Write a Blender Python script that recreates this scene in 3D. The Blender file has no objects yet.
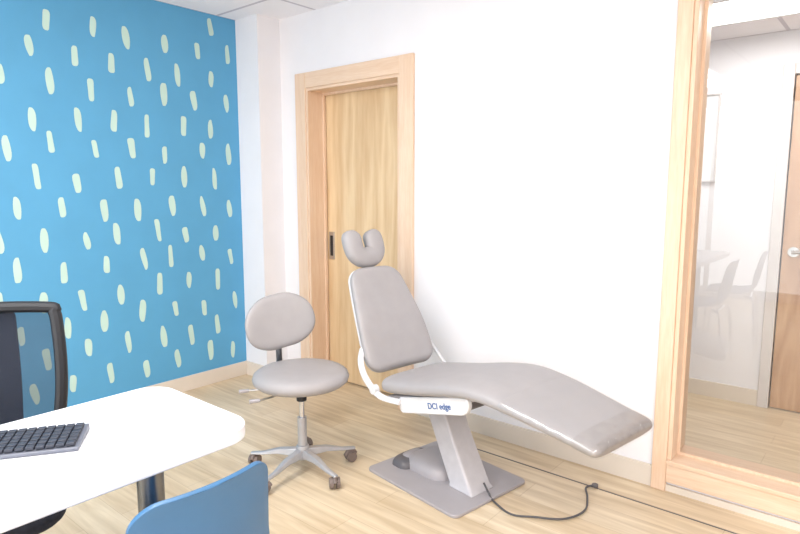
import bpy, bmesh, math, random
from mathutils import Vector, Matrix, noise as mnoise
random.seed(7)
S=bpy.context.scene
COL=S.collection
def lin(c):
    return tuple(((v/255)/12.92 if v/255<=0.04045 else ((v/255+0.055)/1.055)**2.4) for v in c)+(1,)

# ---------------------------------------------------------------- materials
def base_mat(name):
    m=bpy.data.materials.new(name); m.use_nodes=True
    nt=m.node_tree; b=nt.nodes['Principled BSDF']
    return m,nt,b
def mat(name,rgb,rough=0.5,metal=0.0,noise=None,amt=0.06,bump=0.0,spec=0.5,coat=0.0):
    m,nt,b=base_mat(name)
    b.inputs['Roughness'].default_value=rough
    b.inputs['Metallic'].default_value=metal
    b.inputs['Specular IOR Level'].default_value=spec
    b.inputs['Coat Weight'].default_value=coat
    c=lin(rgb)
    tc=nt.nodes.new('ShaderNodeTexCoord'); n=nt.nodes.new('ShaderNodeTexNoise')
    n.inputs['Scale'].default_value=noise or 20; n.inputs['Detail'].default_value=4
    nt.links.new(tc.outputs['Object'],n.inputs['Vector'])
    r=nt.nodes.new('ShaderNodeValToRGB')
    r.color_ramp.elements[0].position=0.3; r.color_ramp.elements[1].position=0.7
    r.color_ramp.elements[0].color=tuple(v*(1-amt) for v in c[:3])+(1,)
    r.color_ramp.elements[1].color=tuple(min(1,v*(1+amt)) for v in c[:3])+(1,)
    nt.links.new(n.outputs['Fac'],r.inputs['Fac']); nt.links.new(r.outputs['Color'],b.inputs['Base Color'])
    if bump:
        bp=nt.nodes.new('ShaderNodeBump'); bp.inputs['Strength'].default_value=bump; bp.inputs['Distance'].default_value=0.002
        n2=nt.nodes.new('ShaderNodeTexNoise'); n2.inputs['Scale'].default_value=(noise or 20)*12
        nt.links.new(tc.outputs['Object'],n2.inputs['Vector'])
        nt.links.new(n2.outputs['Fac'],bp.inputs['Height']); nt.links.new(bp.outputs['Normal'],b.inputs['Normal'])
    return m
def wood(name,ca,cb,scale=(9,9,0.7),rough=0.45,waves=1.6,dist=5.0,cath=0.5):
    m,nt,b=base_mat(name); b.inputs['Roughness'].default_value=rough
    L=nt.links.new; N=nt.nodes.new
    tc=N('ShaderNodeTexCoord'); mp=N('ShaderNodeMapping'); mp.inputs['Scale'].default_value=scale
    L(tc.outputs['Object'],mp.inputs['Vector'])
    n=N('ShaderNodeTexNoise'); n.inputs['Scale'].default_value=1.0; n.inputs['Detail'].default_value=2
    L(mp.outputs['Vector'],n.inputs['Vector'])
    mul=N('ShaderNodeMath'); mul.operation='MULTIPLY'; mul.inputs[1].default_value=waves*8
    L(n.outputs['Fac'],mul.inputs[0])
    fr=N('ShaderNodeMath'); fr.operation='PINGPONG'; fr.inputs[1].default_value=1.0
    L(mul.outputs[0],fr.inputs[0])
    mp2=N('ShaderNodeMapping'); mp2.inputs['Scale'].default_value=tuple(s*12 for s in scale)
    L(tc.outputs['Object'],mp2.inputs['Vector'])
    n2=N('ShaderNodeTexNoise'); n2.inputs['Scale'].default_value=1.0; n2.inputs['Detail'].default_value=5
    L(mp2.outputs['Vector'],n2.inputs['Vector'])
    mx=N('ShaderNodeMix'); mx.data_type='FLOAT'; mx.inputs[0].default_value=1-cath
    L(fr.outputs[0],mx.inputs[2]); L(n2.outputs['Fac'],mx.inputs[3])
    r=N('ShaderNodeValToRGB'); r.color_ramp.elements[0].position=0.2; r.color_ramp.elements[1].position=0.75
    r.color_ramp.elements[0].color=lin(ca); r.color_ramp.elements[1].color=lin(cb)
    L(mx.outputs[0],r.inputs['Fac']); L(r.outputs['Color'],b.inputs['Base Color'])
    return m

M_wall=mat('wall_paint',(236,234,237),0.75,noise=6,amt=0.012,bump=0.05)
M_blue=mat('wallpaper_blue',(88,161,204),0.6,noise=5,amt=0.03)
M_dash=mat('wallpaper_mint',(192,220,210),0.6,noise=9,amt=0.04)
M_base=mat('vinyl_baseboard',(222,211,198),0.5,noise=8,amt=0.02)
M_trim=wood('maple_trim',(222,188,158),(234,208,184),scale=(14,14,1.0),cath=0.22,waves=1.0)
M_trimh=wood('maple_trim_h',(222,188,158),(234,208,184),scale=(1.0,14,14),cath=0.22,waves=1.0)
M_door=wood('maple_door',(210,176,134),(230,202,162),scale=(5.5,5.5,0.6),cath=0.5,waves=1.3)
M_door2=wood('hall_door_wood',(176,136,106),(200,162,130),scale=(5.5,5.5,0.6),cath=0.4)
M_uph=mat('upholstery_grey',(161,157,158),0.5,noise=14,amt=0.03,bump=0.12)
M_toe=mat('toe_taupe',(152,147,146),0.5,noise=30,amt=0.08,bump=0.2)
M_plast=mat('plastic_white',(216,216,219),0.35,noise=10,amt=0.02)
M_greyp=mat('plastic_grey',(164,159,162),0.4,noise=10,amt=0.03)
M_dgrey=mat('plastic_dark_grey',(98,95,98),0.45,noise=10,amt=0.05)
M_black=mat('plastic_black',(30,31,36),0.45,noise=10,amt=0.08)
M_fabric=mat('fabric_navy_black',(34,38,52),0.85,noise=80,amt=0.2,bump=0.4)
M_metal=mat('brushed_metal',(190,188,186),0.3,1.0,noise=40,amt=0.05)
M_steel=mat('dark_steel',(120,124,130),0.28,1.0,noise=40,amt=0.06)
M_chrome=mat('chrome',(225,225,228),0.12,1.0,noise=30,amt=0.02)
M_desk=mat('white_laminate',(240,241,246),0.3,noise=12,amt=0.008)
M_bchair=mat('blue_plastic',(60,106,146),0.38,noise=12,amt=0.03,bump=0.05)
M_key=mat('key_grey',(50,54,66),0.5,noise=30,amt=0.05)
M_kbody=mat('keyboard_body',(104,108,120),0.4,noise=30,amt=0.05)
M_cord=mat('cord_rubber',(84,82,84),0.5,noise=30,amt=0.05)
M_label=mat('label_blue',(50,92,152),0.5,noise=30,amt=0.03)
M_white=mat('white_paint',(236,235,236),0.5,noise=10,amt=0.01)
M_grille=mat('hall_frame_paint',(214,208,206),0.5,noise=10,amt=0.02)

def floor_mat():
    m,nt,b=base_mat('oak_plank_floor'); b.inputs['Roughness'].default_value=0.36
    L=nt.links.new; N=nt.nodes.new
    tc=N('ShaderNodeTexCoord')
    br=N('ShaderNodeTexBrick'); br.offset=0.37; br.inputs['Scale'].default_value=1.0
    br.inputs['Brick Width'].default_value=1.2; br.inputs['Row Height'].default_value=0.15
    br.inputs['Mortar Size'].default_value=0.0012; br.inputs['Mortar Smooth'].default_value=0.3
    br.inputs['Color1'].default_value=lin((228,211,184)); br.inputs['Color2'].default_value=lin((217,196,165))
    br.inputs['Mortar'].default_value=lin((194,171,140)); br.inputs['Bias'].default_value=0.0
    L(tc.outputs['Object'],br.inputs['Vector'])
    mp=N('ShaderNodeMapping'); mp.inputs['Scale'].default_value=(2.2,26,1)
    L(tc.outputs['Object'],mp.inputs['Vector'])
    n=N('ShaderNodeTexNoise'); n.inputs['Scale'].default_value=1; n.inputs['Detail'].default_value=6; n.inputs['Distortion'].default_value=0.6
    L(mp.outputs['Vector'],n.inputs['Vector'])
    r=N('ShaderNodeValToRGB'); r.color_ramp.elements[0].position=0.32; r.color_ramp.elements[1].position=0.68
    r.color_ramp.elements[0].color=(0.74,0.68,0.60,1); r.color_ramp.elements[1].color=(1.04,1.04,1.04,1)
    L(n.outputs['Fac'],r.inputs['Fac'])
    mx=N('ShaderNodeMix'); mx.data_type='RGBA'; mx.blend_type='MULTIPLY'; mx.inputs[0].default_value=0.85
    L(br.outputs['Color'],mx.inputs[6]); L(r.outputs['Color'],mx.inputs[7]); L(mx.outputs[2],b.inputs['Base Color'])
    return m
M_floor=floor_mat()
def ceil_mat():
    m,nt,b=base_mat('ceiling_tiles'); b.inputs['Roughness'].default_value=0.8
    L=nt.links.new; N=nt.nodes.new
    tc=N('ShaderNodeTexCoord'); br=N('ShaderNodeTexBrick'); br.offset=0
    br.inputs['Scale'].default_value=1; br.inputs['Brick Width'].default_value=0.6; br.inputs['Row Height'].default_value=0.6
    br.inputs['Mortar Size'].default_value=0.011; br.inputs['Mortar Smooth'].default_value=0.05
    br.inputs['Color1'].default_value=lin((248,246,250)); br.inputs['Color2'].default_value=lin((246,244,249))
    br.inputs['Mortar'].default_value=lin((204,200,210))
    L(tc.outputs['Object'],br.inputs['Vector']); L(br.outputs['Color'],b.inputs['Base Color'])
    return m
M_ceil=ceil_mat()
def emis(name,s):
    m,nt,b=base_mat(name); b.inputs['Base Color'].default_value=(1,1,1,1)
    b.inputs['Emission Color'].default_value=(1,0.99,0.98,1); b.inputs['Emission Strength'].default_value=s
    return m
M_light=emis('troffer_diffuser',3.0)
def glass_mat(name,tint=(0.97,0.98,0.98),mixc=None):
    m=bpy.data.materials.new(name); m.use_nodes=True; nt=m.node_tree; nt.nodes.clear()
    N=nt.nodes.new; L=nt.links.new
    o=N('ShaderNodeOutputMaterial'); t=N('ShaderNodeBsdfTransparent'); t.inputs[0].default_value=tint+(1,)
    g=N('ShaderNodeBsdfGlossy'); g.inputs['Roughness'].default_value=0.0
    f=N('ShaderNodeFresnel'); f.inputs['IOR'].default_value=1.5
    mx=N('ShaderNodeMixShader'); L(f.outputs[0],mx.inputs[0]); L(t.outputs[0],mx.inputs[1]); L(g.outputs[0],mx.inputs[2])
    L(mx.outputs[0],o.inputs[0]); return m
M_glass=glass_mat('window_glass')
def film_mat():
    m=bpy.data.materials.new('clear_plastic_film'); m.use_nodes=True; nt=m.node_tree; nt.nodes.clear()
    N=nt.nodes.new; L=nt.links.new
    o=N('ShaderNodeOutputMaterial'); t=N('ShaderNodeBsdfTransparent'); t.inputs[0].default_value=(0.99,0.99,0.99,1)
    g=N('ShaderNodeBsdfGlossy'); g.inputs['Roughness'].default_value=0.2
    n=N('ShaderNodeTexNoise'); n.inputs['Scale'].default_value=9; n.inputs['Detail'].default_value=2
    bp=N('ShaderNodeBump'); bp.inputs['Strength'].default_value=0.6; bp.inputs['Distance'].default_value=0.02
    tc=N('ShaderNodeTexCoord'); L(tc.outputs['Object'],n.inputs['Vector']); L(n.outputs['Fac'],bp.inputs['Height'])
    L(bp.outputs['Normal'],g.inputs['Normal'])
    mx=N('ShaderNodeMixShader'); mx.inputs[0].default_value=0.09; L(t.outputs[0],mx.inputs[1]); L(g.outputs[0],mx.inputs[2]); L(mx.outputs[0],o.inputs[0])
    return m
M_film=film_mat()
def meshfab():
    m=bpy.data.materials.new('mesh_fabric'); m.use_nodes=True; nt=m.node_tree; b=nt.nodes['Principled BSDF']
    b.inputs['Base Color'].default_value=lin((38,46,62)); b.inputs['Roughness'].default_value=0.8
    N=nt.nodes.new; L=nt.links.new
    tc=N('ShaderNodeTexCoord'); wv=N('ShaderNodeTexNoise'); wv.inputs['Scale'].default_value=5
    L(tc.outputs['Object'],wv.inputs['Vector'])
    mr=N('ShaderNodeMapRange'); mr.inputs[3].default_value=0.56; mr.inputs[4].default_value=0.66
    L(wv.outputs['Fac'],mr.inputs[0]); L(mr.outputs[0],b.inputs['Alpha'])
    return m
M_mesh=meshfab()

# ---------------------------------------------------------------- mesh helpers
def link(o,parent=None):
    COL.objects.link(o)
    if parent: o.parent=parent
    return o
def empty(name,loc,rz=0):
    e=bpy.data.objects.new(name,None); e.location=loc; e.rotation_euler=(0,0,math.radians(rz)); e.empty_display_size=0.1
    COL.objects.link(e); return e
def from_bm(name,bm,m,parent=None,smooth=False,bevel=0,seg=2,sub=0):
    me=bpy.data.meshes.new(name); bmesh.ops.recalc_face_normals(bm,faces=bm.faces[:]); bm.to_mesh(me); bm.free()
    if m: me.materials.append(m)
    o=bpy.data.objects.new(name,me); link(o,parent)
    if smooth:
        for p in me.polygons: p.use_smooth=True
    if bevel:
        b=o.modifiers.new('bevel','BEVEL'); b.width=bevel; b.segments=seg; b.limit_method='ANGLE'; b.angle_limit=math.radians(40)
    if sub:
        s=o.modifiers.new('sub','SUBSURF'); s.levels=sub; s.render_levels=sub
    return o
def add_box(bm,a,b,mtx=None):
    vs=[bm.verts.new((x,y,z)) for x in (a[0],b[0]) for y in (a[1],b[1]) for z in (a[2],b[2])]
    for f in ((0,1,3,2),(4,6,7,5),(0,4,5,1),(2,3,7,6),(0,2,6,4),(1,5,7,3)):
        bm.faces.new([vs[i] for i in f])
    if mtx:
        for v in vs: v.co=mtx@v.co
    return vs
def boxes(name,lst,m,parent=None,bevel=0):
    bm=bmesh.new()
    for a,b in lst: add_box(bm,a,b)
    return from_bm(name,bm,m,parent,bevel=bevel)
def box(name,a,b,m,parent=None,bevel=0): return boxes(name,[(a,b)],m,parent,bevel)
def add_cyl(bm,p0,p1,r0,r1=None,n=24):
    r1=r0 if r1 is None else r1
    p0=Vector(p0);p1=Vector(p1); d=(p1-p0); q=d.to_track_quat('Z','Y')
    A=[];B=[]
    for i in range(n):
        t=2*math.pi*i/n; c=Vector((math.cos(t),math.sin(t),0))
        A.append(bm.verts.new(p0+q@(c*r0))); B.append(bm.verts.new(p1+q@(c*r1)))
    for i in range(n):
        j=(i+1)%n; bm.faces.new((A[i],A[j],B[j],B[i]))
    bm.faces.new(A[::-1]); bm.faces.new(B)
def autosm(o,ang=35):
    for p in o.data.polygons: p.use_smooth=True
    try:
        o.data.set_sharp_from_angle(angle=math.radians(ang))
    except Exception: pass
    return o
def cyl(name,p0,p1,r0,m,parent=None,r1=None,bevel=0):
    bm=bmesh.new(); add_cyl(bm,p0,p1,r0,r1); o=from_bm(name,bm,m,parent,bevel=bevel); return autosm(o)
def lathe(name,prof,m,parent=None,loc=(0,0,0),n=48,mtx=None):
    bm=bmesh.new(); rings=[]
    for r,z in prof:
        if r<1e-6: rings.append([bm.verts.new((0,0,z))])
        else: rings.append([bm.verts.new((r*math.cos(2*math.pi*i/n),r*math.sin(2*math.pi*i/n),z)) for i in range(n)])
    for a,b in zip(rings,rings[1:]):
        for i in range(n):
            j=(i+1)%n
            if len(a)==1: bm.faces.new((a[0],b[i],b[j]))
            elif len(b)==1: bm.faces.new((a[i],a[j],b[0]))
            else: bm.faces.new((a[i],a[j],b[j],b[i]))
    for v in bm.verts:
        v.co=(mtx@v.co if mtx else v.co)+Vector(loc)
    return autosm(from_bm(name,bm,m,parent),50)
def cat(pts,n=10):
    pts=[tuple(p) for p in pts]; out=[]
    P=[pts[0]]+pts+[pts[-1]]
    for i in range(1,len(P)-2):
        p0,p1,p2,p3=P[i-1],P[i],P[i+1],P[i+2]
        for k in range(n):
            t=k/n
            out.append(tuple(0.5*((2*b)+(-a+c)*t+(2*a-5*b+4*c-d)*t*t+(-a+3*b-3*c+d)*t**3) for a,b,c,d in zip(p0,p1,p2,p3)))
    out.append(pts[-1]); return out
def add_tube(bm,pts,r,n=10,smooth=8,flat=1.0):
    P=[Vector(p) for p in (cat(pts,smooth) if smooth else pts)]
    up=Vector((0,0,1)); rings=[]; prev=None
    for i,p in enumerate(P):
        t=(P[min(i+1,len(P)-1)]-P[max(i-1,0)]).normalized()
        if prev is None:
            a=t.cross(up) if abs(t.z)<0.95 else t.cross(Vector((0,1,0)))
        else: a=prev-t*prev.dot(t)
        a.normalize(); prev=a; b=t.cross(a)
        rr=r(i/(len(P)-1)) if callable(r) else r
        rings.append([bm.verts.new(p+a*math.cos(2*math.pi*k/n)*rr+b*math.sin(2*math.pi*k/n)*rr*flat) for k in range(n)])
    for A,B in zip(rings,rings[1:]):
        for k in range(n):
            j=(k+1)%n; bm.faces.new((A[k],A[j],B[j],B[k]))
    bm.faces.new(rings[0][::-1]); bm.faces.new(rings[-1])
def tube(name,pts,r,m,parent=None,n=10,smooth=8,flat=1.0):
    bm=bmesh.new(); add_tube(bm,pts,r,n,smooth,flat); return autosm(from_bm(name,bm,m,parent),50)
def cushion(name,prof,m,parent=None,R=0.08,ex=4.0,deform=None,n=40,edge=None):
    """prof: (x,z,halfwidth,halfthick) path in XZ plane; width along Y."""
    P=cat(prof,14)
    d=[0]
    for a,b in zip(P,P[1:]): d.append(d[-1]+math.hypot(b[0]-a[0],b[1]-a[1]))
    T=d[-1]
    def at(s):
        s=max(0,min(T,s))
        for i in range(len(P)-1):
            if d[i+1]>=s:
                u=(s-d[i])/max(1e-9,d[i+1]-d[i]); return tuple(a+(b-a)*u for a,b in zip(P[i],P[i+1])), i
        return P[-1],len(P)-2
    ss=[]
    for k in range(13): ss.append(R*(1-math.cos(math.pi/2*k/12)))
    mid=[R+(T-2*R)*k/24 for k in range(1,24)]
    ss=ss+mid+[T-x for x in reversed(ss)]
    bm=bmesh.new(); rings=[]
    for s in ss:
        (x,z,w,t),i=at(s)
        e=0.004
        (x0,z0,_,_),_i=at(s-e-0.01);(x1,z1,_,_),_i=at(s+e+0.01)
        tx,tz=x1-x0,z1-z0; l=math.hypot(tx,tz); tx/=l;tz/=l
        nx,nz=-tz,tx
        dd=min(s,T-s)
        if dd<R: w=w-(R-math.sqrt(max(0,R*R-(R-dd)**2)))
        r=t
        tt=t*(0.25+0.75*math.sqrt(max(0,1-(1-min(1,dd/r))**2)))
        w=max(w,0.01)
        ring=[]
        for k in range(n):
            a=2*math.pi*k/n; c,sn=math.cos(a),math.sin(a)
            yy=w*math.copysign(abs(c)**(2/ex),c); hh=tt*math.copysign(abs(sn)**(2/2.6),sn)
            v=Vector((x+nx*hh,yy,z+nz*hh))
            if deform: v=deform(v)
            ring.append(bm.verts.new(v))
        rings.append(ring)
    for A,B in zip(rings,rings[1:]):
        for k in range(n):
            j=(k+1)%n; bm.faces.new((A[k],A[j],B[j],B[k]))
    bm.faces.new(rings[0][::-1]); bm.faces.new(rings[-1])
    return autosm(from_bm(name,bm,m,parent),60)
def rounded_plate(name,x0,x1,y0,y1,z0,z1,r,m,parent=None,bevel=0.004,n=10,rs=None,mtx=None):
    rs=rs or (r,r,r,r)
    pts=[]
    for (cx,cy,a0),rr in zip(((x1,y1,0),(x0,y1,90),(x0,y0,180),(x1,y0,270)),rs):
        sx=-1 if cx==x1 else 1; sy=-1 if cy==y1 else 1
        for k in range(n+1):
            a=math.radians(a0+90*k/n)
            pts.append((cx+sx*rr+rr*math.cos(a),cy+sy*rr+rr*math.sin(a)))
    bm=bmesh.new(); A=[bm.verts.new((x,y,z0)) for x,y in pts]; B=[bm.verts.new((x,y,z1)) for x,y in pts]
    bm.faces.new(A[::-1]); bm.faces.new(B)
    for i in range(len(pts)):
        j=(i+1)%len(pts); bm.faces.new((A[i],A[j],B[j],B[i]))
    if mtx:
        for v in bm.verts: v.co=mtx@v.co
    return autosm(from_bm(name,bm,m,parent,bevel=bevel),35)

# ---------------------------------------------------------------- room shell
XL,YB,H=-3.60,2.73,2.48
XR,YF=2.4,-2.6
box('floor',(XL-0.15,YF-0.15,-0.1),(XR+0.15,4.4,0),M_floor)
boxes('ceiling',[((XL-0.15,YF-0.15,H),(XR+0.15,2.93,H+0.1))],M_ceil)
wl=box('wall_left',(XL-0.15,YF,0),(XL,2.93,H),M_blue)
# wallpaper dashes
bm=bmesh.new()
row=0; z=0.06
while z<H:
    y=-2.5+(0.11 if row%2 else 0)
    while y<2.53:
        cy=y+random.uniform(-.026,.026); cz=z+random.uniform(-.028,.028)
        h=random.uniform(.050,.074); w=random.uniform(.016,.022); tl=random.uniform(-.06,.16)
        if cz-h>0.11 and cz+h<H-0.005 and cy<2.505:
            vs=[]; ph=random.uniform(0,6); tap=random.uniform(-.2,.2); ex=random.uniform(.5,.72)
            for k in range(22):
                a=2*math.pi*k/22; c,s=math.cos(a),math.sin(a)
                yy=w*math.copysign(abs(c)**ex,c)*(1+tap*s); zz=h*math.copysign(abs(s)**.8,s)
                yy+=0.002*math.sin(3*a+ph)
                vs.append(bm.verts.new((XL+0.0012,cy+yy*math.cos(tl)-zz*math.sin(tl),cz+yy*math.sin(tl)+zz*math.cos(tl))))
            bm.faces.new(vs)
        y+=0.22
    z+=0.168; row+=1
o=from_bm('wallpaper_dashes',bm,M_dash,wl)
# pilaster
PX,PY=-3.36,2.545
box('wall_pilaster',(XL,PY,0),(PX,YB,H),M_wall)
# back wall with door and window openings
DX0,DX1,DT=-3.09,-2.28,2.0       # clear door opening
WX0,WX1,WZ0,WZ1=-0.722,1.6,0.15,2.32
boxes('wall_back',[((XL,YB,0),(DX0,2.93,H)),((DX0,YB,DT),(DX1,2.93,H)),((DX1,YB,0),(WX0,2.93,H)),
   ((WX0,YB,0),(WX1,2.93,WZ0-0.02)),((WX0,YB,WZ1),(WX1,2.93,H)),((WX1,YB,0),(XR,2.93,H))],M_wall)
box('wall_right',(XR,YF,0),(XR+0.15,2.93,H),M_wall)
FZ0,FZ1=0.05,2.40
boxes('wall_front',[((XL,YF-0.15,0),(-3.2,YF,H)),((2.0,YF-0.15,0),(XR,YF,H)),((-3.2,YF-0.15,0),(2.0,YF,FZ0)),((-3.2,YF-0.15,FZ1),(2.0,YF,H))],M_wall)
fr=[((-3.2,YF-0.1,FZ0),(-3.14,YF-0.04,FZ1)),((1.94,YF-0.1,FZ0),(2.0,YF-0.04,FZ1)),
   ((-3.14,YF-0.1,FZ0),(1.94,YF-0.04,FZ0+.06)),((-3.14,YF-0.1,FZ1-.06),(1.94,YF-0.04,FZ1))]
for x in (-1.9,-0.63,0.64): fr.append(((x,YF-0.1,FZ0+.06),(x+0.05,YF-0.04,FZ1-.06)))
boxes('unseen_window',fr,M_white,bevel=0.004)  # out of view; added to let light in and even out the glass reflection
# baseboards
bt=0.012; bh=0.1
box('baseboard_left',(XL,YF,0),(XL+bt,PY-bt,bh),M_base,bevel=0.003)
boxes('baseboard_pilaster',[((XL,PY-bt,0),(PX+bt,PY,bh)),((PX,PY,0),(PX+bt,YB-bt,bh))],M_base)
boxes('baseboard_back',[((PX,YB-bt,0),(-3.19,YB,bh)),((-2.18,YB-bt,0),(-0.785,YB,bh)),((-0.785,YB-bt,0),(XR,YB,0.03))],M_base)
box('baseboard_right',(XR-bt,YF,0),(XR,YB-bt,bh),M_base,bevel=0.003)
# door casing + jamb + leaf
d=empty('door_1',(0,0,0))
boxes('casing_sides',[((-3.19,YB-0.022,0),(DX0,YB,2.10)),((DX1,YB-0.022,0),(-2.18,YB,2.10))],M_trim,d,bevel=0.004)
box('casing_head',(DX0,YB-0.021,DT),(DX1,YB,2.10),M_trimh,d,bevel=0.004)
boxes('jamb_sides',[((DX0,YB-0.015,0),(DX0+0.018,2.925,DT)),((DX1-0.018,YB-0.015,0),(DX1,2.925,DT))],M_trim,d,bevel=0.002)
box('jamb_head',(DX0+0.018,YB-0.015,DT-0.018),(DX1-0.018,2.925,DT),M_trimh,d,bevel=0.002)
boxes('jamb_stop',[((DX0+0.018,2.845,0),(DX0+0.032,2.862,DT-0.018)),((DX0+0.032,2.845,DT-0.034),(DX1-0.018,2.862,DT-0.018))],M_trim,d)
box('leaf',(DX0+0.018,2.87,0.008),(DX1-0.018,2.91,DT-0.018),M_door,d,bevel=0.002)
box('pull_plate',(-3.045,2.864,0.86),(-2.995,2.870,1.05),M_metal,d,bevel=0.002)
box('pull_recess',(-3.033,2.8625,0.885),(-3.007,2.8655,1.025),M_black,d,bevel=0.001)
# interior window
w=empty('window_1',(0,0,0))
box('casing_left',(-0.785,YB-0.024,0.0),(WX0,YB,WZ1+0.1),M_trim,w,bevel=0.004)
box('casing_bottom',(WX0,YB-0.023,0.045),(WX1+0.1,YB,WZ0-0.02),M_trimh,w,bevel=0.004)
box('casing_right',(WX1,YB-0.024,WZ0),(WX1+0.1,YB,WZ1+0.1),M_trim,w,bevel=0.004)
box('casing_head',(WX0,YB-0.023,WZ1),(WX1,YB,WZ1+0.1),M_trimh,w,bevel=0.004)
box('sill',(WX0,YB-0.03,WZ0-0.02),(WX1,2.93,WZ0),M_trimh,w,bevel=0.003)
boxes('jambs',[((WX0,YB-0.015,WZ0),(WX0+0.018,2.925,WZ1)),((WX1-0.018,YB-0.015,WZ0),(WX1,2.925,WZ1))],M_trim,w,bevel=0.002)
boxes('glass_stop',[((WX0+0.018,2.80,WZ0),(WX0+0.03,2.812,WZ1)),((WX0+0.03,2.80,WZ0),(WX1-0.018,2.812,WZ0+0.012))],M_trim,w)
box('glass_pane',(WX0+0.018,2.815,WZ0),(WX1-0.018,2.8152,WZ1),M_glass,w)
# hallway beyond
HY=4.2; HC=2.25
boxes('wall_hall_back',[((-3.4,HY,0),(-0.55,4.4,H)),((-0.55,HY,2.0),(0.42,4.4,H)),((0.42,HY,0),(XR+0.15,4.4,H))],M_wall)
box('wall_hall_left',(-3.55,2.93,0),(-3.4,4.4,H),M_wall)
box('wall_hall_right',(XR,2.93,0),(XR+0.15,HY,H),M_wall)
box('ceiling_hall',(-3.4,2.93,HC),(XR,HY,HC+0.1),M_ceil)
boxes('baseboard_hall',[((-3.4,HY-bt,0),(-0.61,HY,bh)),((0.48,HY-bt,0),(XR,HY,bh))],M_base)
d2=empty('door_2',(0,0,0))
boxes('casing',[((-0.61,HY-0.02,0),(-0.55,HY+0.05,2.06)),((0.42,HY-0.02,0),(0.48,HY+0.05,2.06)),((-0.55,HY-0.02,2.0),(0.42,HY+0.05,2.06))],M_grille,d2,bevel=0.004)
box('leaf',(-0.545,HY+0.005,0.008),(0.415,HY+0.045,1.995),M_door2,d2,bevel=0.002)
bm=bmesh.new(); add_cyl(bm,(-0.485,HY+0.005,0.975),(-0.485,HY-0.01,0.975),0.03); add_cyl(bm,(-0.485,HY-0.01,0.975),(-0.485,HY-0.055,0.975),0.011)
add_tube(bm,[(-0.49,HY-0.055,0.975),(-0.44,HY-0.057,0.977),(-0.375,HY-0.05,0.968)],0.009)
autosm(from_bm('lever_handle',bm,M_metal,d2))
pf=empty('picture_frame',(-1.06,HY-0.012,1.66))
boxes('frame',[((-.13,-.012,-.27),(-.122,.012,.27)),((.122,-.012,-.27),(.13,.012,.27)),((-.122,-.012,.262),(.122,.012,.27)),((-.122,-.012,-.27),(.122,.012,-.262))],M_grille,pf)
box('print',(-.122,0.0,-.262),(.122,.006,.262),M_white,pf)
def troffer(x0,x1,y0,y1,z,name='ceiling_light'):
    e=empty(name,((x0+x1)/2,(y0+y1)/2,z)); a=(x1-x0)/2;b=(y1-y0)/2
    boxes('rim',[((-a,-b,-.012),(a,-b+.025,0)),((-a,b-.025,-.012),(a,b,0)),((-a,-b+.025,-.012),(-a+.025,b-.025,0)),((a-.025,-b+.025,-.012),(a,b-.025,0))],M_white,e)
    box('diffuser',(-a+.025,-b+.025,-.008),(a-.025,b-.025,0),M_light,e)
troffer(-0.95,-0.35,3.3,3.8,HC)
troffer(-2.1,-1.5,0.0,1.2,H); troffer(0.3,0.9,0.0,1.2,H); troffer(-2.1,-1.5,-1.8,-0.6,H); troffer(0.3,0.9,-1.8,-.6,H)
# floor channel
box('floor_cable_channel',(-1.62,2.536,0.0),(XR-0.1,2.542,0.002),M_dgrey)

# ---------------------------------------------------------------- dental chair
dc=empty('dental_chair',(-1.555,2.19,0),-9)
rounded_plate('base_plate',-0.30,0.29,-0.24,0.24,0,0.014,0.03,M_greyp,dc,bevel=0.003)
bm=bmesh.new(); 
def hump(bm,cx,cy,rx,ry,h,n=32,m=8,p=.7):
    rings=[]
    for j in range(m+1):
        a=math.pi/2*j/m; rr=math.cos(a)**p; zz=h*math.sin(a)**0.9
        rings.append([bm.verts.new((cx+rx*max(rr,.02)*math.copysign(abs(math.cos(2*math.pi*i/n))**.6,math.cos(2*math.pi*i/n)),cy+ry*max(rr,.02)*math.copysign(abs(math.sin(2*math.pi*i/n))**.6,math.sin(2*math.pi*i/n)),0.014+zz)) for i in range(n)])
    for A,B in zip(rings,rings[1:]):
        for k in range(n):
            j=(k+1)%n; bm.faces.new((A[k],A[j],B[j],B[k]))
    bm.faces.new(rings[0][::-1]); bm.faces.new(rings[-1])
hump(bm,-0.085,0.02,0.14,0.12,0.06,p=.45)
autosm(from_bm('motor_cover',bm,M_greyp,dc),60)
bm=bmesh.new(); hump(bm,-0.205,-0.02,0.065,0.11,0.04,p=.5)
autosm(from_bm('foot_pedal',bm,M_dgrey,dc),60)
bm=bmesh.new(); hump(bm,-0.205,-0.02,0.042,0.07,0.047,p=.4)
autosm(from_bm('foot_pedal_pad',bm,M_greyp,dc),60)
def loftbox(name,secs,m,parent,bevel=0.01):
    bm=bmesh.new(); R=[]
    for (cx,cy,z,hx,hy) in secs:
        R.append([bm.verts.new((cx+sx*hx,cy+sy*hy,z)) for sx,sy in ((-1,-1),(1,-1),(1,1),(-1,1))])
    for A,B in zip(R,R[1:]):
        for k in range(4):
            j=(k+1)%4; bm.faces.new((A[k],A[j],B[j],B[k]))
    bm.faces.new(R[0][::-1]); bm.faces.new(R[-1])
    return autosm(from_bm(name,bm,m,parent,bevel=bevel,seg=3),40)
M_col=mat('column_grey',(190,187,191),0.4)
loftbox('column',[(0.160,0,0.012,0.075,0.078),(0.150,0,0.03,0.066,0.068),(0.02,0,0.27,0.062,0.064),(-0.04,0,0.40,0.065,0.07)],M_col,dc,0.010)
tl=math.radians(14.5)
TM=Matrix.Translation((0.02,0,0.425))@Matrix.Rotation(-tl,4,'Y')
bm=bmesh.new(); add_box(bm,(-0.22,-0.13,-0.055),(0.24,0.13,0.025),TM); from_bm('seat_mechanism',bm,M_dgrey,dc,bevel=0.012)
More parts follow.
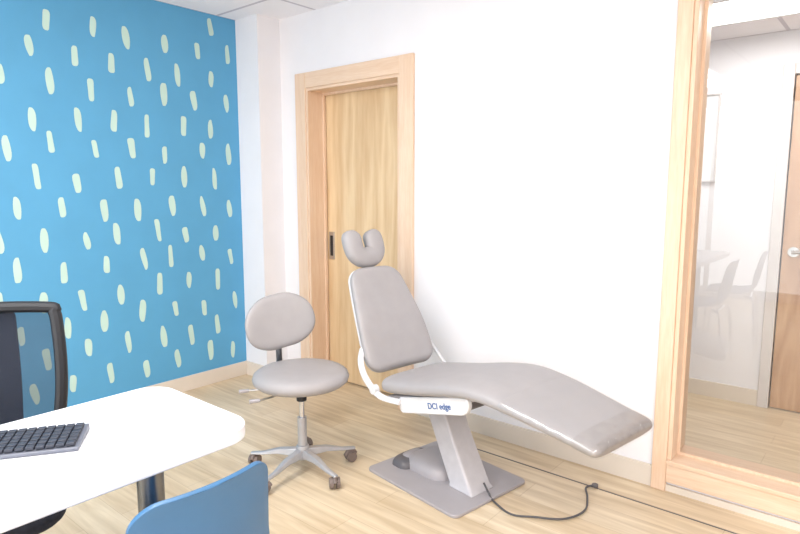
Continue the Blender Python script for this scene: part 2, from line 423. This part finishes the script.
rounded_plate('side_panel_near',-0.10,0.33,-0.050,0.022,-0.012,0.012,0.02,M_plast,dc,mtx=Matrix.Translation((0,-0.215,0))@TM@Matrix.Rotation(math.radians(90),4,'X'),rs=(0.02,0.02,0.02,0.05))
rounded_plate('side_panel_far',-0.10,0.33,-0.050,0.022,-0.012,0.012,0.02,M_plast,dc,mtx=Matrix.Translation((0,0.215,0))@TM@Matrix.Rotation(math.radians(90),4,'X'),rs=(0.02,0.02,0.02,0.05))
bm=bmesh.new(); add_box(bm,(-0.2,-0.21,-0.0),(0.34,0.21,0.025),TM); from_bm('seat_pan',bm,M_greyp,dc,bevel=0.008)
fc=bpy.data.curves.new('label_text','FONT'); fc.body='DCI edge'; fc.size=0.036; fc.extrude=0.0006; fc.offset=0.0003
fo=bpy.data.objects.new('label_text',fc); fc.materials.append(M_label); link(fo,dc)
fo.matrix_local=Matrix.Translation((0,-0.2285,0))@TM@Matrix.Translation((0.09,0,-0.026))@Matrix.Rotation(math.radians(90),4,'X')
seat=[(-0.235,0.440,0.235,0.036),(-0.12,0.455,0.245,0.04),(0.05,0.49,0.25,0.04),(0.22,0.53,0.25,0.04),(0.36,0.55,0.245,0.038),(0.52,0.538,0.235,0.034),(0.7,0.508,0.218,0.031),(0.885,0.474,0.200,0.029)]
cushion('seat_and_leg_cushion',seat,M_uph,dc,R=0.08,ex=5)
cushion('toe_layer',[(0.775,0.4945,0.2120,0.0320),(0.83,0.4842,0.2066,0.0313),(0.888,0.4735,0.2012,0.0305)],M_toe,dc,R=0.03,ex=5)  # slightly darker, mottled taupe layer around the toe end
def crink(v):
    n_=mnoise.noise(Vector(v)*11)*0.003
    return Vector((v.x,v.y*(1+n_*2),v.z+abs(n_)))
cushion('plastic_sleeve',[(0.48,0.543,0.244,0.038),(0.6,0.5255,0.234,0.0355),(0.7,0.508,0.224,0.034),(0.895,0.472,0.207,0.0335)],M_film,dc,R=0.03,ex=5,deform=crink,n=80)
# backrest
def bdef(v):
    v=v.copy(); v.x+= 0.55*v.y*v.y; return v
back=[(-0.31,0.465,0.20,0.03),(-0.36,0.55,0.215,0.036),(-0.42,0.68,0.205,0.036),(-0.49,0.81,0.18,0.034),(-0.56,0.94,0.150,0.03)]
cushion('backrest_cushion',back,M_uph,dc,R=0.07,ex=4,deform=bdef)
cushion('backrest_shell',[(x-0.035,z-0.012,w*0.93,0.012) for x,z,w,t in back],M_plast,dc,R=0.07,ex=4,deform=bdef)
for nm,sy in (('hinge_arm_near',-1),('hinge_arm_far',1)):
    bm=bmesh.new()
    add_tube(bm,[(-0.37,sy*0.205,0.58),(-0.345,sy*0.235,0.53),(-0.30,sy*0.25,0.475),(-0.235,sy*0.25,0.425),(-0.17,sy*0.245,0.40),(-0.06,sy*0.235,0.405)],0.015,n=12,flat=0.6)
    add_cyl(bm,(-0.225,sy*0.236,0.425),(-0.225,sy*0.262,0.425),0.022)
    autosm(from_bm(nm,bm,M_plast,dc),45)
# headrest: U shaped double lobe pad
bm=bmesh.new()
hc=Vector((-0.617,0,1.032)); ht=Vector((-0.38,0,0.925)).normalized(); hn=Vector((0.925,0,0.38))
U=[(0.060,0.098),(0.070,0.045),(0.066,-0.01),(0.042,-0.038),(0,-0.048),(-0.042,-0.038),(-0.066,-0.01),(-0.070,0.045),(-0.060,0.098)]
P=cat([(a,b) for a,b in U],6); rings=[]; n=24; N_=len(P)
for i,(a,b) in enumerate(P):
    a0,b0=P[max(i-1,0)];a1,b1=P[min(i+1,N_-1)]; ta,tb=a1-a0,b1-b0; l=math.hypot(ta,tb); ta/=l;tb/=l
    w=0.055; q=min(i,N_-1-i)/5.0
    sc=1.0 if q>=1 else max(0.35,math.sqrt(1-(1-q)**2))
    c=hc+Vector((0,1,0))*a+ht*b+hn*(0.9*a*a)
    side=Vector((0,1,0))*(-tb)+ht*ta
    rings.append([bm.verts.new(c+side*(w*sc*math.copysign(abs(math.cos(2*math.pi*k/n))**.85,math.cos(2*math.pi*k/n)))+hn*(0.040*(0.4+.6*sc)*math.copysign(abs(math.sin(2*math.pi*k/n))**.85,math.sin(2*math.pi*k/n)))) for k in range(n)])
for A,B in zip(rings,rings[1:]):
    for k in range(n):
        j=(k+1)%n; bm.faces.new((A[k],A[j],B[j],B[k]))
bm.faces.new(rings[0][::-1]); bm.faces.new(rings[-1])
autosm(from_bm('headrest_cushion',bm,M_uph,dc),70)
bm=bmesh.new(); add_tube(bm,[(-0.56,0,0.86),(-0.605,0,0.95),(-0.655,0,1.0),(-0.645,0,1.03)],0.018,flat=0.5); autosm(from_bm('headrest_bar',bm,M_metal,dc))

# power cord
cord=[(-1.335,2.17,0.05),(-1.30,2.155,0.022),(-1.26,2.13,0.008),(-1.149,2.085,0.008),(-1.06,2.13,0.008),(-0.976,2.18,0.008),(-0.935,2.25,0.008),(-0.928,2.33,0.008),(-0.965,2.43,0.008),(-1.0,2.50,0.008),(-0.975,2.54,0.012)]
co=empty('power_cord',(0,0,0))
tube('cable',cord,0.0045,M_cord,co,n=8)
bm=bmesh.new(); add_cyl(bm,(-0.975,2.54,0.004),(-0.975,2.54,0.018),0.014); autosm(from_bm('floor_plug',bm,M_dgrey,co,bevel=0.003))

# ---------------------------------------------------------------- star base
def star(parent,r,ang,m,mw,hubz=0.11):
    bm=bmesh.new(); bw=bmesh.new()
    for k in range(5):
        a=math.radians(ang+72*k); dx,dy=math.cos(a),math.sin(a)
        R=[]
        for q,hw,zt,zb in ((0.02,0.024,hubz+.005,hubz-.035),(0.12*r/.255,0.020,hubz-.005,hubz-.03),(r*0.8,0.014,hubz-.03,hubz-.045),(r+0.012,0.012,hubz-.038,hubz-.05)):
            c=Vector((dx*q,dy*q,0)); s=Vector((-dy,dx,0))*hw
            R.append([bm.verts.new(c-s+Vector((0,0,zb))),bm.verts.new(c+s+Vector((0,0,zb))),bm.verts.new(c+s*.7+Vector((0,0,zt))),bm.verts.new(c-s*.7+Vector((0,0,zt)))])
        for A,B in zip(R,R[1:]):
            for i in range(4):
                j=(i+1)%4; bm.faces.new((A[i],A[j],B[j],B[i]))
        bm.faces.new(R[0][::-1]); bm.faces.new(R[-1])
        b=a+math.radians(60+37*k); ex=Vector((math.cos(b),math.sin(b),0)); c=Vector((dx*r,dy*r,0))
        fw=Vector((-ex.y,ex.x,0))
        cc=c+fw*0.012
        for sg in (-1,1):
            add_cyl(bw,cc+ex*(sg*0.007)+Vector((0,0,.027)),cc+ex*(sg*0.024)+Vector((0,0,.027)),0.027,0.024,20)
        add_cyl(bw,c+Vector((0,0,.03)),c+Vector((0,0,hubz-.048)),0.009,n=12)
        add_tube(bw,[cc+fw*-0.028+Vector((0,0,.036)),cc+fw*-0.012+Vector((0,0,.054)),cc+fw*0.014+Vector((0,0,.054)),cc+fw*0.03+Vector((0,0,.034))],0.010,n=8,smooth=4)
    add_cyl(bm,(0,0,hubz-.045),(0,0,hubz+.02),0.036,0.030)
    autosm(from_bm('star_base',bm,m,parent,bevel=0.004),40); autosm(from_bm('casters',bw,mw,parent),40)

# dentist stool
st=empty('rolling_stool',(-2.12,1.80,0),0)
M_caster=mat('caster_taupe',(120,106,100),0.5)
M_alu=mat('painted_aluminium',(182,181,184),0.35,0.4)
star(st,0.255,-7,M_alu,M_caster)
cyl('gas_tube',(0,0,0.12),(0,0,0.27),0.022,M_alu,st)
cyl('gas_piston',(0,0,0.26),(0,0,0.37),0.013,M_chrome,st)
cyl('piston_sleeve',(0,0,0.35),(0,0,0.425),0.024,M_black,st,bevel=0.003)
f=Vector((0.93,-0.36,0)).normalized(); fa=math.atan2(f.y,f.x)
FM=Matrix.Rotation(fa,4,'Z')
bm=bmesh.new(); add_box(bm,(-0.12,-0.07,0.415),(0.10,0.07,0.432),FM)
add_tube(bm,[FM@Vector(p) for p in ((0.0,-0.05,0.415),(0.03,-0.14,0.405),(0.04,-0.21,0.40))],0.005,n=8)
add_tube(bm,[FM@Vector(p) for p in ((-0.05,-0.05,0.415),(-0.10,-0.15,0.40),(-0.13,-0.215,0.395))],0.005,n=8)
from_bm('tilt_plate',bm,M_metal,st)
bm=bmesh.new()
for p in ((0.04,-0.21,0.40),(-0.13,-0.215,0.395)):
    q=FM@Vector(p); q2=FM@(Vector(p)+Vector((-.012,-.045,-.002))); add_cyl(bm,q,q2,0.008,0.010)
autosm(from_bm('lever_grips',bm,M_greyp,st))
lathe('seat_cushion',[(0,.432),(.17,.432),(.205,.438),(.222,.452),(.226,.468),(.220,.486),(.203,.498),(.17,.504),(.1,.505),(0,.502)],M_uph,st)
rr=math.radians(9)
def sdef(v):
    v=v.copy(); y,z=v.y,v.z-0.70
    v.y=y*math.cos(rr)-z*math.sin(rr)-0.027; v.z=0.692+y*math.sin(rr)+z*math.cos(rr)
    v.x+=1.1*v.y*v.y
    return FM@v
cushion('back_cushion',[(-0.215,0.567,0.165,0.028),(-0.225,0.62,0.178,0.032),(-0.24,0.70,0.180,0.032),(-0.255,0.77,0.175,0.031),(-0.268,0.832,0.16,0.027)],M_uph,st,R=0.125,ex=2.8,deform=sdef)
bm=bmesh.new(); add_tube(bm,[FM@Vector(p) for p in ((-0.10,-0.02,0.422),(-0.20,-0.02,0.422),(-0.262,-0.02,0.45),(-0.275,-0.02,0.55),(-0.285,-0.02,0.70))],0.016,n=10,flat=0.45)
autosm(from_bm('back_bar',bm,M_steel,st))

# ---------------------------------------------------------------- table
tb=empty('desk',(0,0,0))
rounded_plate('table_top',-1.73,-1.235,-0.75,0.90,0.712,0.75,0.08,M_desk,tb,bevel=0.005,n=14)
for k,(x,y) in enumerate(((-1.42,0.70),(-1.48,-0.55))):
    bm=bmesh.new(); add_cyl(bm,(x,y,0.0),(x,y,0.012),0.06); add_cyl(bm,(x,y,0.012),(x,y,0.70),0.033); add_cyl(bm,(x,y,0.70),(x,y,0.711),0.06)
    autosm(from_bm('leg_%d'%(k+1),bm,M_steel,tb,bevel=0.002))
# keyboard
kb=empty('keyboard',(-1.584,0.387,0.7505),56.8)
bm=bmesh.new(); vs=add_box(bm,(-0.215,-0.068,0.0),(0.215,0.068,0.016))
for v in vs:
    if v.co.z>0.01 and v.co.y<0: v.co.z=0.009
from_bm('case',bm,M_kbody,kb,bevel=0.003)
bm=bmesh.new()
for r in range(6):
    y=-0.052+r*0.0196; z=0.0105+0.0052*(y+0.068)/0.1
    for c in range(20):
        x=-0.205+c*0.0207
        add_box(bm,(x,y-0.0085,z),(x+0.0178,y+0.0085,z+0.0075))
from_bm('keys',bm,M_key,kb,bevel=0.0015)

# ---------------------------------------------------------------- office chair
oc=empty('office_chair',(-1.98,0.46,0),-24)
star(oc,0.29,20,M_black,M_black)
cyl('gas_lift',(0,0,0.12),(0,0,0.40),0.025,M_black,oc)
box('tilt_mechanism',(-0.12,-0.08,0.385),(0.10,0.08,0.425),M_black,oc,bevel=0.01)
cushion('seat_cushion',[(-0.23,0.455,0.22,0.03),(-0.1,0.455,0.235,0.034),(0.1,0.458,0.24,0.034),(0.24,0.45,0.225,0.03)],M_fabric,oc,R=0.08,ex=5)
def odef(y): return 0.6*y*y
bm=bmesh.new(); fp=[]
for (y,z) in ((0,0.56),(0.12,0.56),(0.195,0.58),(0.215,0.66),(0.222,0.78),(0.218,0.90),(0.212,0.945),(0.195,0.962),(0,0.970)): fp.append((y,z))
full=fp+[(-y,z) for y,z in reversed(fp[1:-1])]+[fp[0]]
def bx(z): return -0.25-0.10*max(0,(z-0.7))
add_tube(bm,[(bx(z)+odef(y),y,z) for y,z in full],0.019,n=10,flat=1.0)
autosm(from_bm('back_frame',bm,M_black,oc))
bm=bmesh.new(); G=[]
for j in range(13):
    z=0.57+(0.960-0.57)*j/12
    hw=0.21
    G.append([bm.verts.new((bx(z)+odef(hw*(i/6-1)),hw*(i/6-1),z)) for i in range(13)])
for A,B in zip(G,G[1:]):
    for i in range(12): bm.faces.new((A[i],A[i+1],B[i+1],B[i]))
autosm(from_bm('back_mesh',bm,M_mesh,oc),60)
bm=bmesh.new(); add_tube(bm,[(-0.08,0,0.40),(-0.22,0,0.40),(-0.29,0,0.46),(-0.285,0,0.60),(-0.275,0,0.75)],0.03,n=12,flat=0.5)
autosm(from_bm('back_spine',bm,M_black,oc))
cushion('back_support',[(-0.262,0.58,0.10,0.008),(-0.265,0.75,0.105,0.008),(-0.285,0.955,0.10,0.008)],M_fabric,oc,R=0.02,ex=5,deform=lambda v: Vector((v.x+0.6*v.y*v.y,v.y,v.z)))

# ---------------------------------------------------------------- blue shell chairs
def shell_chair(loc,rz):
    e=empty('side_chair',loc,rz)
    prof=cat([(-0.235,0.811,0.138),(-0.222,0.76,0.148),(-0.205,0.66,0.164),(-0.185,0.56,0.182),(-0.15,0.485,0.195),(-0.08,0.452,0.205),(0.03,0.447,0.21),(0.14,0.455,0.205),(0.21,0.445,0.195)],6)
    d=[0]
    for a,b in zip(prof,prof[1:]): d.append(d[-1]+math.hypot(a[0]-b[0],a[1]-b[1]))
    T=d[-1]; R=0.042
    ss=[R*(1-math.cos(math.pi/2*k/8)) for k in range(9)]; ss=ss+[R+(T-2*R)*k/22 for k in range(1,22)]+[T-s for s in reversed(ss)]
    bm=bmesh.new(); G=[]
    for s in ss:
        i=max(k for k in range(len(d)-1) if d[k]<=s+1e-9); u=(s-d[i])/(d[i+1]-d[i]); x,z,w=[a+(b-a)*u for a,b in zip(prof[i],prof[i+1])]
        dd=min(s,T-s)
        if dd<R: w-=R-math.sqrt(max(0,R*R-(R-dd)**2))
        back=max(0,min(1,(z-0.46)/0.15)); row=[]
        for k in range(17):
            y=w*(k/8-1); row.append(bm.verts.new((x+back*1.3*y*y,y,z+(1-back)*0.6*y*y)))
        G.append(row)
    for A,B in zip(G,G[1:]):
        for i in range(16): bm.faces.new((A[i],A[i+1],B[i+1],B[i]))
    o=autosm(from_bm('shell',bm,M_bchair,e),80); sm=o.modifiers.new('sol','SOLIDIFY'); sm.thickness=0.010; sm.offset=0
    bv=o.modifiers.new('bv','BEVEL'); bv.width=0.003; bv.segments=2; bv.limit_method='ANGLE'; bv.angle_limit=math.radians(50)
    bm=bmesh.new()
    for sx,sy in ((1,1),(1,-1),(-1,1),(-1,-1)):
        add_tube(bm,[(sx*0.10,sy*0.10,0.432),(sx*0.14,sy*0.15,0.425),(sx*0.17,sy*0.175,0.38),(sx*0.20,sy*0.195,0.0)],0.010,n=10)
    add_tube(bm,[(-0.14,-0.12,0.432),(-0.14,0.12,0.432)],0.010,smooth=0); add_tube(bm,[(0.14,-0.12,0.432),(0.14,0.12,0.432)],0.010,smooth=0)
    autosm(from_bm('legs',bm,M_chrome,e),50)
shell_chair((-1.165,0.577,0),180)
shell_chair((-1.10,-0.22,0),174)

# ---------------------------------------------------------------- lights
def area(name,loc,rot,sx,sy,e,col=(1,1,1)):
    l=bpy.data.lights.new(name,'AREA'); l.shape='RECTANGLE'; l.size=sx; l.size_y=sy; l.energy=e; l.color=col
    o=bpy.data.objects.new(name,l); o.location=loc; o.rotation_euler=[math.radians(r) for r in rot]; COL.objects.link(o); return o
for i,(x,y) in enumerate(((-1.8,0.6),(0.6,0.6),(-1.8,-1.2),(0.6,-1.2))):
    area('ceiling_lamp_%d'%i,(x,y,H-0.03),(0,0,0),0.55,1.1,28,(1,0.995,0.99))
area('hall_lamp',(-0.65,3.55,HC-0.03),(0,0,0),0.5,0.4,11,(1,0.98,0.96))
area('hall_fill',(1.3,3.55,HC-0.03),(0,0,0),0.5,0.4,11,(1,0.98,0.96))  # added fill for the hall, out of view and without a fixture
area('front_fill',(-0.6,YF-0.2,1.22),(90,0,0),5.1,2.3,112,(0.97,0.985,1.0))  # unseen fill light, added to brighten the room from the camera side
wd=bpy.data.worlds.new('World'); S.world=wd; wd.use_nodes=True
wd.node_tree.nodes['Background'].inputs[0].default_value=(0.97,0.985,1,1); wd.node_tree.nodes['Background'].inputs[1].default_value=0.7
S.view_settings.view_transform='Standard'; S.view_settings.exposure=0.14

cam=bpy.data.cameras.new('camera'); co_=bpy.data.objects.new('camera',cam); COL.objects.link(co_)
co_.location=(0,0,1.35); co_.rotation_euler=(math.radians(82.5),0,math.radians(40)); cam.sensor_width=36; cam.lens=27; cam.clip_start=0.01
S.camera=co_
